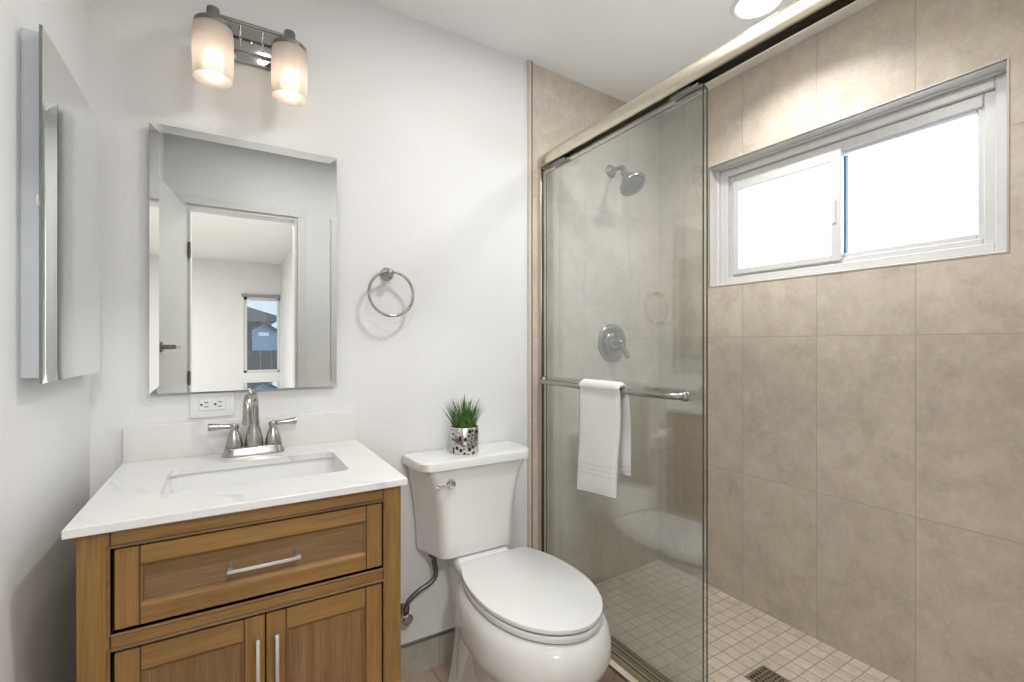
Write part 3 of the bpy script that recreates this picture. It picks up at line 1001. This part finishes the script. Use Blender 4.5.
for sx in (-1, 1):
    x = LX + sx * 0.0985
    LY = -0.110
    b = BM()
    tube(b, smooth_path([(LX + sx * 0.060, -0.026, 2.168), (x - sx * 0.012, -0.050, 2.166), (x, -0.085, 2.162), (x, LY, 2.152)], 6), 0.0085, 14)
    lathe(b, [(0.0165, 2.125), (0.0165, 2.174), (0.015, 2.178)], (x, LY, 0), n=24)
    obj('arm', b, M['nickel_dark'], vl)
    b = BM(); lathe(b, [(0.020, 2.140), (0.042, 2.138), (0.0465, 2.133), (0.047, 2.116), (0.045, 2.114)], (x, LY, 0), n=36); cup = obj('socket_cup', b, M['nickel_dark'], vl)
    b = BM(); lathe(b, [(0.0485, 2.120), (0.0505, 2.105), (0.0510, 2.05), (0.0495, 1.980), (0.0488, 1.976), (0.0475, 1.979), (0.0490, 2.05), (0.0485, 2.104), (0.0465, 2.119)], (x, LY, 0), n=40, cap0=False, cap1=False)
    obj('lamp_shade', b, M['shade'], vl, 60)
    b = BM(); lathe(b, [(0.004, 2.070), (0.016, 2.058), (0.025, 2.045), (0.028, 2.028), (0.026, 2.011), (0.018, 1.998), (0.008, 1.992), (0.0, 1.991)], (x, LY, 0), n=24)
    obj('bulb', b, M['bulb'], vl, 60)
    b = BM(); lathe(b, [(0.014, 2.113), (0.014, 2.075), (0.010, 2.060)], (x, LY, 0), n=20); obj('lamp_socket', b, M['plastic'], vl, 45)

# ------------------------------------------------------------------ wall outlet
ol = thing('wall_outlet', 'white double socket plate on the wall left of the faucet', 'outlet', (0.281, 0, 1.042))
b = BM(); box(b, (0.2245, -0.006, 1.005), (0.3385, 0.0, 1.079), 0.003, 2); obj('cover_plate', b, M['plastic'], ol)
b = BM(); box(b, (0.2465, -0.0085, 1.026), (0.3155, -0.005, 1.062), 0.0015, 1); rc = obj('receptacle', b, M['plastic'], ol)
b = BM()
for cx in (0.2635, 0.2985):
    lathe(b, [(0.0032, 0), (0.0032, 0.0012)], (cx - 0.010, -0.008, 1.044), (0, -1, 0), 12)
    for dz in (-0.0065, 0.0065):
        box(b, (cx - 0.003, -0.0092, 1.044 + dz - 0.0011), (cx + 0.007, -0.008, 1.044 + dz + 0.0011))
obj('slots', b, M['slot'], rc, 0)

# ------------------------------------------------------------------ towel ring
tr = thing('towel_ring', 'brushed nickel towel ring on the wall right of the mirror', 'towel ring', (0.812, 0, 1.478))
b = BM(); lathe(b, [(0.024, 0.0), (0.0245, 0.004), (0.022, 0.009), (0.015, 0.013), (0.010, 0.018), (0.009, 0.036), (0.0115, 0.042), (0.0125, 0.050), (0.011, 0.058), (0.006, 0.061), (0.0, 0.0615)], (0.812, 0, 1.478), (0, -1, 0), 28)
obj('post', b, M['nickel'], tr, 50)
b = BM()
rc0 = Vector((0.815, -0.050, 1.404)); Rr = 0.079
pts = [rc0 + Vector((math.sin(2 * PI * k / 48) * Rr, 0.004 * math.cos(2 * PI * k / 48), math.cos(2 * PI * k / 48) * Rr)) for k in range(48)]
n = 12
rings = []
for k, p in enumerate(pts):
    rd = (p - rc0).normalized(); q = Vector((0, -1, 0))
    rings.append([p + (rd * math.cos(2 * PI * j / n) + q * math.sin(2 * PI * j / n)) * 0.0052 for j in range(n)])
rings.append(rings[0])
loft(b, rings, False, False); bmesh.ops.remove_doubles(b, verts=b.verts, dist=1e-6)
obj('ring', b, M['nickel'], tr, 60)

# ------------------------------------------------------------------ toilet
TX = 1.105            # tank centre
BX = 1.136            # bowl centre (seat line)
tl = thing('toilet', 'white two-piece toilet with closed lid beside the shower', 'toilet', (1.12, -0.36, 0))


def soft_poly(corners, radii, n=6):
    """rounded polygon from corner points (x, y)."""
    out = []
    m = len(corners)
    for i in range(m):
        p = Vector((*corners[i], 0)); a = (Vector((*corners[i - 1], 0)) - p).normalized(); c = (Vector((*corners[(i + 1) % m], 0)) - p).normalized()
        r = radii[i]
        p0 = p + a * r; p1 = p + c * r
        for k in range(n + 1):
            t = k / n
            q = p0 * (1 - t) ** 2 + p * 2 * t * (1 - t) + p1 * t * t
            out.append((q.x, q.y))
    return out


def tank_ring(z, hf, hb, yf, yb=-0.012, r=0.045, bow=0.0):
    pts = soft_poly([(TX - hb, yb), (TX - hf, yf), (TX + hf, yf), (TX + hb, yb)], [0.012, r, r, 0.012], 7)
    return [(x, y - bow * (1 - ((x - TX) / max(hf, 1e-3)) ** 2) if y < yf + 0.02 else y, z) for x, y in pts]


b = BM()
rs = []
for z, hf, hb, yf in ((0.4700, 0.134, 0.180, -0.160), (0.4715, 0.140, 0.188, -0.166), (0.490, 0.141, 0.190, -0.167), (0.56, 0.143, 0.193, -0.168), (0.62, 0.148, 0.199, -0.169),
                      (0.67, 0.156, 0.206, -0.170), (0.71, 0.166, 0.212, -0.171), (0.75, 0.180, 0.218, -0.172), (0.775, 0.194, 0.222, -0.174), (0.7885, 0.200, 0.223, -0.175)):
    rs.append(tank_ring(z, hf, hb, yf, r=0.035))
loft(b, rs)
obj('tank', b, M['porcelain'], tl, 40)
b = BM()
TX_keep = TX; TX = 1.102
rs = [tank_ring(z, hf - 0.004, hb, yf, -0.006, 0.062, 0.006) for z, hf, hb, yf in ((0.789, 0.226, 0.231, -0.184), (0.7910, 0.231, 0.236, -0.188), (0.816, 0.232, 0.237, -0.189), (0.821, 0.229, 0.234, -0.186), (0.8225, 0.223, 0.228, -0.180))]
loft(b, rs)
obj('tank_lid', b, M['porcelain'], tl, 40)
TX = TX_keep
b = BM()
lx, lz = 0.988, 0.737
lathe(b, [(0.018, 0.0), (0.019, 0.004), (0.017, 0.012), (0.012, 0.019), (0.0, 0.021)], (lx, -0.169, lz), (0, -1, 0), 24)
tube(b, [(lx, -0.184, lz), (lx - 0.03, -0.190, lz), (lx - 0.062, -0.192, lz + 0.001)], [0.0055, 0.0045, 0.0055], 12)
obj('flush_lever', b, M['chrome'], tl, 45)

# outline of the lid (half-widths by y), used for lid, seat, rim and bowl
PR = [(-0.212, 0.117), (-0.216, 0.127), (-0.226, 0.136), (-0.255, 0.152), (-0.300, 0.169), (-0.350, 0.181), (-0.400, 0.187), (-0.445, 0.189), (-0.500, 0.186), (-0.550, 0.176), (-0.600, 0.158),
      (-0.640, 0.136), (-0.672, 0.109), (-0.698, 0.076), (-0.713, 0.042), (-0.720, 0.015)]


def egg(z, sx=1.0, sy=1.0, dy=0.0, xc=None, front=None, back=None):
    xc = BX if xc is None else xc
    yc = -0.445
    pts = []
    L = [(yc + (y - yc) * sy + dy, w * sx) for y, w in PR]
    for y, w in L:
        pts.append((xc - w, y, z))
    for y, w in reversed(L):
        pts.append((xc + w, y, z))
    return pts


def egg_smooth(ring):
    """denser outline through the points (closed, straight back edge kept)."""
    P = [Vector(p) for p in ring]
    out = smooth_path(P, 3)
    return [tuple(p) for p in out]


def slab(bm, z0, z1, sx, sy, dy=0.0, r=0.005, hollow=''):
    """lid or seat: rounded edge; hollowed inside its rim on top ('t') or underneath ('b')."""
    prof = []
    if 'b' in hollow:
        prof += [(z0 + 0.007, 0.020), (z0 + 0.006, 0.0075), (z0, 0.0055)]
    prof += [(z0, r), (z0 + r * 0.4, r * 0.25), (z0 + r, 0), (z1 - r, 0), (z1 - r * 0.4, r * 0.25), (z1, r)]
    if 't' in hollow:
        prof += [(z1, 0.0055), (z1 - 0.006, 0.0075), (z1 - 0.007, 0.020)]
    rs = []
    for z, ins in prof:
        rs.append(egg_smooth(egg(z, sx - ins / 0.19, sy - ins / 0.25, dy)))
    loft(bm, rs)


b = BM(); slab(b, 0.4610, 0.4750, 0.968, 0.994, 0.0, 0.0026, 'b'); obj('seat_lid', b, M['seat'], tl, 50)
b = BM(); slab(b, 0.4380, 0.4565, 0.966, 0.990, -0.001, 0.0022, 'tb')
obj('seat', b, M['seat'], tl, 50)
for sx in (-1, 1):
    b = BM(); box(b, (BX + sx * 0.075 - 0.016, -0.224, 0.436), (BX + sx * 0.075 + 0.016, -0.198, 0.466), 0.005, 3)
    obj('hinge', b, M['seat'], tl)
# bowl: rim, bulging bowl, foot
b = BM()
rs = []
for z, sx, sy, dy in ((0.4230, 0.90, 0.92, 0.0), (0.4245, 0.93, 0.945, 0.0), (0.4330, 0.940, 0.955, 0.0), (0.4330, 0.955, 0.975, 0.0), (0.428, 0.985, 0.998, -0.001), (0.410, 1.045, 1.040, -0.003), (0.385, 1.070, 1.062, -0.005), (0.350, 1.078, 1.070, -0.006), (0.325, 1.060, 1.055, -0.002),
                      (0.300, 1.02, 1.02, 0.006), (0.275, 0.93, 0.95, 0.018), (0.250, 0.84, 0.88, 0.030), (0.215, 0.745, 0.80, 0.045), (0.17, 0.670, 0.74, 0.060), (0.12, 0.635, 0.72, 0.068), (0.06, 0.640, 0.74, 0.070), (0.02, 0.665, 0.77, 0.070), (0.0, 0.68, 0.78, 0.070)):
    rs.append(egg_smooth(egg(z, sx, sy, dy)))
loft(b, rs)
# deck under the tank and rear foot with the trapway swelling
def deck_ring(z, hw0, hw1, yb, yf, r=0.02, xc=1.118):
    return [(x, y, z) for x, y in soft_poly([(xc - hw0, yb), (xc - hw1, yf), (xc + hw1, yf), (xc + hw0, yb)], [r] * 4, 5)]
loft(b, [deck_ring(0.468, 0.085, 0.09, -0.05, -0.14), deck_ring(0.464, 0.092, 0.098, -0.030, -0.17), deck_ring(0.460, 0.096, 0.104, -0.028, -0.20), deck_ring(0.450, 0.099, 0.116, -0.026, -0.24), deck_ring(0.436, 0.098, 0.122, -0.026, -0.27),
         deck_ring(0.41, 0.092, 0.116, -0.028, -0.29), deck_ring(0.37, 0.084, 0.104, -0.034, -0.30), deck_ring(0.31, 0.078, 0.094, -0.05, -0.32),
         deck_ring(0.25, 0.076, 0.090, -0.07, -0.36), deck_ring(0.16, 0.082, 0.095, -0.09, -0.40), deck_ring(0.05, 0.104, 0.114, -0.10, -0.42), deck_ring(0.0, 0.116, 0.126, -0.10, -0.42)])
obj('bowl', b, M['porcelain'], tl, 55)
for sx in (-1, 1):
    b = BM()
    px = [(0.070, -0.50, 0.19), (0.082, -0.43, 0.245), (0.082, -0.35, 0.285), (0.078, -0.27, 0.275), (0.074, -0.21, 0.215), (0.074, -0.185, 0.13), (0.078, -0.18, 0.0)]
    tube(b, smooth_path([(BX + sx * x, y, z) for x, y, z in px], 6), 0.050, 18)
    obj('trapway', b, M['porcelain'], tl, 60)

# ------------------------------------------------------------------ water supply
ws = thing('water_supply', 'chrome shut-off valve and braided hose on the wall behind the toilet', 'supply valve', (0.868, -0.01, 0.245))
b = BM()
lathe(b, [(0.026, 0.0), (0.024, 0.006), (0.010, 0.010), (0.009, 0.034), (0.014, 0.036), (0.014, 0.060), (0.010, 0.062)], (0.868, 0.0, 0.245), (0, -1, 0), 24)
lathe(b, [(0.011, -0.010), (0.011, 0.024), (0.013, 0.025), (0.013, 0.040)], (0.868, -0.048, 0.245), (0, 0, 1), 18)
obj('valve_body', b, M['nickel_dark'], ws, 45)
b = BM(); lathe(b, [(0.006, 0.058), (0.018, 0.062), (0.020, 0.070), (0.016, 0.074), (0.0, 0.075)], (0.868, 0.0, 0.245), (0, -1, 0), 8); obj('valve_handle', b, M['nickel'], ws, 20)
b = BM()
tube(b, smooth_path([(0.868, -0.048, 0.275), (0.880, -0.050, 0.303), (0.915, -0.055, 0.330), (0.958, -0.060, 0.352), (0.976, -0.062, 0.378), (0.968, -0.064, 0.430), (0.966, -0.066, 0.462)], 6), 0.0090, 12)
obj('hose', b, M['hose'], ws, 60)
b = BM(); lathe(b, [(0.012, 0.445), (0.019, 0.450), (0.019, 0.470), (0.015, 0.468)], (0.966, -0.066, 0), n=12); obj('coupling', b, M['nickel_dark'], ws, 30)

# ------------------------------------------------------------------ potted plant on the tank
PX, PY, PZ = 1.076, -0.098, 0.8225
pp = thing('potted_plant', 'small tuft of green grass in a dotted silver pot on the toilet tank', 'plant', (PX, PY, PZ))
b = BM(); lathe(b, [(0.0, 0.0), (0.050, 0.0), (0.052, 0.003), (0.052, 0.096), (0.0505, 0.098), (0.0490, 0.096), (0.0490, 0.080)], (PX, PY, PZ), n=40, cap0=False, cap1=False); obj('pot', b, M['pot'], pp, 50)
b = BM(); lathe(b, [(0.0495, 0.082), (0.030, 0.086), (0.0, 0.088)], (PX, PY, PZ), cap0=False); obj('filling', b, M['soil'], pp)
b = BM()
for k in range(190):
    a = random.uniform(0, 2 * PI); q = math.sqrt(random.random())
    r0 = q * 0.042
    p = Vector((PX + r0 * math.cos(a), PY + r0 * math.sin(a), PZ + 0.084))
    lean = q * random.uniform(0.2, 0.62) + random.uniform(-0.05, 0.08)
    L = random.uniform(0.085, 0.140) * (1.0 - 0.18 * q)
    d = Vector((math.cos(a), math.sin(a), 0))
    side = Vector((-math.sin(a + random.uniform(-.8, .8)), math.cos(a), 0)).normalized()
    w = random.uniform(0.0016, 0.0028)
    prev = None
    for s in range(6):
        t = s / 5
        c = p + Vector((0, 0, 1)) * L * (t - 0.12 * lean * t * t) + d * L * lean * (0.35 * t + 0.75 * t * t)
        ww = w * (1 - t) ** 0.7 + 0.0002
        v0 = b.verts.new(c - side * ww); v1 = b.verts.new(c + d * ww * 0.5); v2 = b.verts.new(c + side * ww)
        if prev:
            b.faces.new((prev[0], prev[1], v1, v0)); b.faces.new((prev[1], prev[2], v2, v1))
        prev = (v0, v1, v2)
obj('foliage', b, M['grass'], pp, 70)

# ------------------------------------------------------------------ shower enclosure
sf = thing('shower_door_frame', 'champagne metal header rail, jamb and sill track of the shower doors', 'shower frame', (1.51, -0.74, 0.12))
YE = YF + 0.201
b = BM()
# header profile in x-z, open underneath: rounded front, back lip
out = [(1.5320, 1.996), (1.5320, 2.046)]
out += [(1.500 - 0.030 * math.sin(k / 10 * PI / 2) , 2.020 + 0.030 * math.cos(k / 10 * PI / 2)) for k in range(11)]
out += [(1.4690, 2.008), (1.4700, 1.998), (1.4730, 1.990), (1.4775, 1.988)]
inn = [(1.4785, 1.9905), (1.4785, 2.034), (1.5295, 2.034), (1.5295, 1.996)]
poly = out + inn
prism(b, [(x, YE, z) for x, z in poly], (0, 0.0 - YE - 0.001 + 0.003, 0))
hr = obj('header_rail', b, M['champagne'], sf, 40)
b = BM(); box(b, (1.4790, YE, 2.020), (1.5290, 0.0, 2.0335)); box(b, (1.4790, YE, 1.9915), (1.4800, 0.0, 2.020))  # near-black lining paints the shade inside the header channel
obj('track_inside', b, M['track_dark'], hr, 0)
b = BM(); box(b, (1.4735, -0.020, 0.133), (1.4800, 0.0045, 1.988), 0.002, 2); sj = obj('side_jamb', b, M['champagne'], sf)
b = BM(); box(b, (1.4802, -0.004, 0.133), (1.504, 0.0045, 1.988)); obj('jamb_seal', b, M['track_dark'], sj)
b = BM()
prism(b, [(1.4735, YE, 0.120), (1.4735, YE, 0.126), (1.4770, YE, 0.1335), (1.4990, YE, 0.1355), (1.5300, YE, 0.1355), (1.5300, YE, 0.120)], (0, -YE - 0.001, 0))
stk = obj('sill_track', b, M['brass'], sf, 20)
b = BM(); box(b, (1.5300, YE, 0.120), (1.5480, -0.001, 0.1405), 0.003, 2); box(b, (1.5010, YE, 0.1355), (1.5040, -0.001, 0.1395), 0.001, 1); obj('track_lip', b, M['nickel'], stk)

GY0, GY1 = -0.820, -0.006


def glass_door(x, label, bar, GY0=GY0):
    t = thing('shower_door', label, 'shower door', (x, (GY0 + GY1) / 2, 0.14), 'sliding glass shower doors')
    b = BM()
    h = 0.0035
    vs = box(b, (x - h, GY0, 0.1358), (x + h, GY1, 1.972))
    for f in b.faces:
        f.normal_update()
        f.material_index = 0 if abs(f.normal.x) > 0.9 else 1
    obj('glass_pane', b, [M['glass'], M['glass_edge']], t, 0)
    for y in (-0.125, -0.755):
        b = BM(); box(b, (x - 0.006, y - 0.052, 1.970), (x + 0.006, y + 0.052, 1.982), 0.002, 1); box(b, (x - 0.004, y - 0.02, 1.980), (x + 0.004, y + 0.02, 2.018)); obj('hanger', b, M['nickel_dark'], t)
    if bar:
        b = BM()
        xb = 1.432; z = 1.071; xs = x - h
        p = [(xs, -0.035, z), (xs - 0.016, -0.037, z), (xb + 0.016, -0.060, z), (xb + 0.004, -0.090, z), (xb, -0.13, z), (xb, -0.30, z), (xb, -0.50, z), (xb, -0.64, z), (xb + 0.003, -0.69, z), (xb + 0.014, -0.735, z), (xs - 0.016, -0.762, z), (xs, -0.765, z)]
        tube(b, smooth_path(p, 5), 0.0100, 16)
        tb = obj('towel_bar', b, M['nickel_bar'], t, 60)
        for y in (-0.035, -0.765):
            b = BM(); lathe(b, [(0.0145, 0.0), (0.0155, 0.004), (0.0145, 0.016), (0.010, 0.020)], (xs, y, z), (-1, 0, 0), 20); obj('mount', b, M['nickel'], tb, 45)
    return t


glass_door(1.487, 'outer clear glass shower door with the towel bar', True)
glass_door(1.515, 'inner clear glass shower door behind the towel bar door', False, -0.812)

# ------------------------------------------------------------------ towel
b = BM()
def towel_strip(y0, y1, x_f, zf, x_b, zb, th, seed, flare=0.0):
    """one folded length draped over the bar: front fall, over the bar, back fall; closed solid."""
    random.seed(seed)
    prof = []
    for k in range(14):
        t = k / 13
        z = zf + (1.071 - zf) * t
        prof.append((x_f - 0.012 * (1 - t) * (1 - t), z))
    r = 0.0104 + th / 2
    for k in range(1, 10):
        a = PI - k / 10 * PI
        prof.append((1.432 + r * math.cos(a), 1.071 + r * math.sin(a)))
    for k in range(12):
        t = k / 11
        prof.append((x_b + 0.004 * t, 1.071 + (zb - 1.071) * t))
    ny = 17
    grid_o, grid_i = [], []
    N = len(prof)
    for i in range(ny):
        t = i / (ny - 1)
        y = y0 + (y1 - y0) * t
        ro, ri = [], []
        for k, (x, z) in enumerate(prof):
            x0_, z0_ = prof[max(k - 1, 0)]; x1_, z1_ = prof[min(k + 1, N - 1)]
            dx, dz = x1_ - x0_, z1_ - z0_
            l = math.hypot(dx, dz); nx, nz = -dz / l, dx / l
            drop = max(0.0, 1.07 - z)
            wob = 0.003 * math.sin(t * 5.0 + z * 9) * min(1, drop * 6)
            edge = 1.0 - max(0.0, (abs(t - 0.5) * 2 - 0.82) / 0.18) ** 2 * 0.75
            endr = 1.0
            if k == 0 or k == N - 1:
                endr = 0.35
            elif k == 1 or k == N - 2:
                endr = 0.9
            hem = 0.0
            if k < 13:
                for zc in (0.772, 0.788, 0.802):
                    hem += math.exp(-((z - zc) / 0.004) ** 2) * 0.0012
            h = th / 2 * edge * endr - hem * 0
            yy = y + (t - 0.5) * flare * drop - (0.045 * drop * t if k > 22 else 0) + 0.004 * math.sin(z * 14 + seed) * min(1, drop * 5)
            zz = z + (0.024 * (t - 0.5) * min(1, drop * 4) if k < 13 else 0)
            ro.append((x + nx * h + wob, yy, zz + nz * h)); ri.append((x - nx * h + wob, yy, zz - nz * h))
        grid_o.append(ro); grid_i.append(ri)
    rings = [o + list(reversed(i)) for o, i in zip(grid_o, grid_i)]
    loft(b, rings)
towel_strip(-0.354, -0.556, 1.4180, 0.712, 1.4560, 0.790, 0.019, 3)
tag(obj('hand_towel', b, M['towel'], None, 60, (1.43, -0.43, 1.08)), 'white terry hand towel folded over the shower door bar', 'towel')

# ------------------------------------------------------------------ shower head and valve
def yw(x):
    return (x - XT) / (XR - XT) * YC
SHX = 1.922
sh = thing('shower_fixture', 'brushed nickel shower head on the tiled back wall', 'shower head', (SHX, yw(SHX), 2.070))
b = BM(); lathe(b, [(0.031, 0), (0.032, 0.004), (0.026, 0.012), (0.014, 0.018)], (SHX, yw(SHX), 2.070), (0, -1, 0), 28); obj('flange', b, M['nickel_shower'], sh, 45)
b = BM()
hc = Vector((SHX - 0.030, -0.100, 2.010))
tube(b, smooth_path([(SHX, yw(SHX), 2.070), (SHX, -0.030, 2.068), (SHX - 0.010, -0.066, 2.055), (SHX - 0.024, -0.092, 2.026)], 6), 0.0115, 16); obj('arm', b, M['nickel_shower'], sh, 60)
b = BM()
ax = Vector((0.05, -0.62, -0.80)).normalized()
lathe(b, [(0.013, -0.022), (0.017, -0.010), (0.016, 0.0), (0.022, 0.012), (0.035, 0.034), (0.052, 0.056), (0.062, 0.066), (0.064, 0.074), (0.061, 0.080), (0.054, 0.080)], hc, ax, 36, cap1=False); hd = obj('head', b, M['nickel_shower'], sh, 45)
b = BM(); lathe(b, [(0.0545, 0.0805), (0.050, 0.076), (0.046, 0.081), (0.024, 0.082), (0.0, 0.084)], hc, ax, 36, cap0=False); obj('spray_face', b, M['head_dark'], hd, 45)
SVX, SVZ = 1.929, 1.231
sv = thing('shower_valve', 'round brushed nickel shower valve with lever on the tiled wall', 'shower valve', (SVX, yw(SVX), SVZ))
b = BM(); lathe(b, [(0.091, 0), (0.093, 0.004), (0.090, 0.010), (0.078, 0.017), (0.066, 0.014), (0.052, 0.013), (0.048, 0.018), (0.034, 0.021)], (SVX, yw(SVX), SVZ), (0, -1, 0), 44); obj('escutcheon', b, M['nickel_shower'], sv, 45)
b = BM()
lathe(b, [(0.036, 0.012), (0.035, 0.030), (0.027, 0.046), (0.020, 0.062), (0.016, 0.072), (0.010, 0.080), (0.0, 0.082)], (SVX, yw(SVX), SVZ), (0, -1, 0), 28)
c0 = Vector((SVX, yw(SVX) - 0.062, SVZ))
tube(b, smooth_path([c0, c0 + Vector((0.012, -0.006, -0.022)), c0 + Vector((0.024, -0.014, -0.050)), c0 + Vector((0.030, -0.020, -0.074))], 4), [0.014] * 4 + [0.0125] * 4 + [0.011] * 4 + [0.008], 14)
obj('lever_handle', b, M['nickel_shower'], sv, 50)

# ------------------------------------------------------------------ drain
DRX, DRY = 1.905, -0.770
dg = thing('floor_drain', 'square bronze drain grate set in the shower floor', 'drain', (DRX, DRY, SF))
b = BM()
h = 0.056
for lo, hi in (((-h, -h), (h, -h + 0.010)), ((-h, h - 0.010), (h, h)), ((-h, -h + 0.010), (-h + 0.010, h - 0.010)), ((h - 0.010, -h + 0.010), (h, h - 0.010))):
    box(b, (DRX + lo[0], DRY + lo[1], SF), (DRX + hi[0], DRY + hi[1], SF + 0.004), 0.001, 1)
m = 6
st = (2 * h - 0.02) / m
for k in range(1, m):
    x = -h + 0.010 + k * st
    box(b, (DRX + x - 0.0032, DRY - h + 0.008, SF + 0.001), (DRX + x + 0.0032, DRY + h - 0.008, SF + 0.0036))
    box(b, (DRX - h + 0.008, DRY + x - 0.0032, SF + 0.001), (DRX + h - 0.008, DRY + x + 0.0032, SF + 0.0034))
obj('grate', b, M['drain'], dg, 0)
b = BM(); box(b, (DRX - h + 0.004, DRY - h + 0.004, SF), (DRX + h - 0.004, DRY + h - 0.004, SF + 0.0008)); obj('drain_well', b, M['slot'], dg, 0)
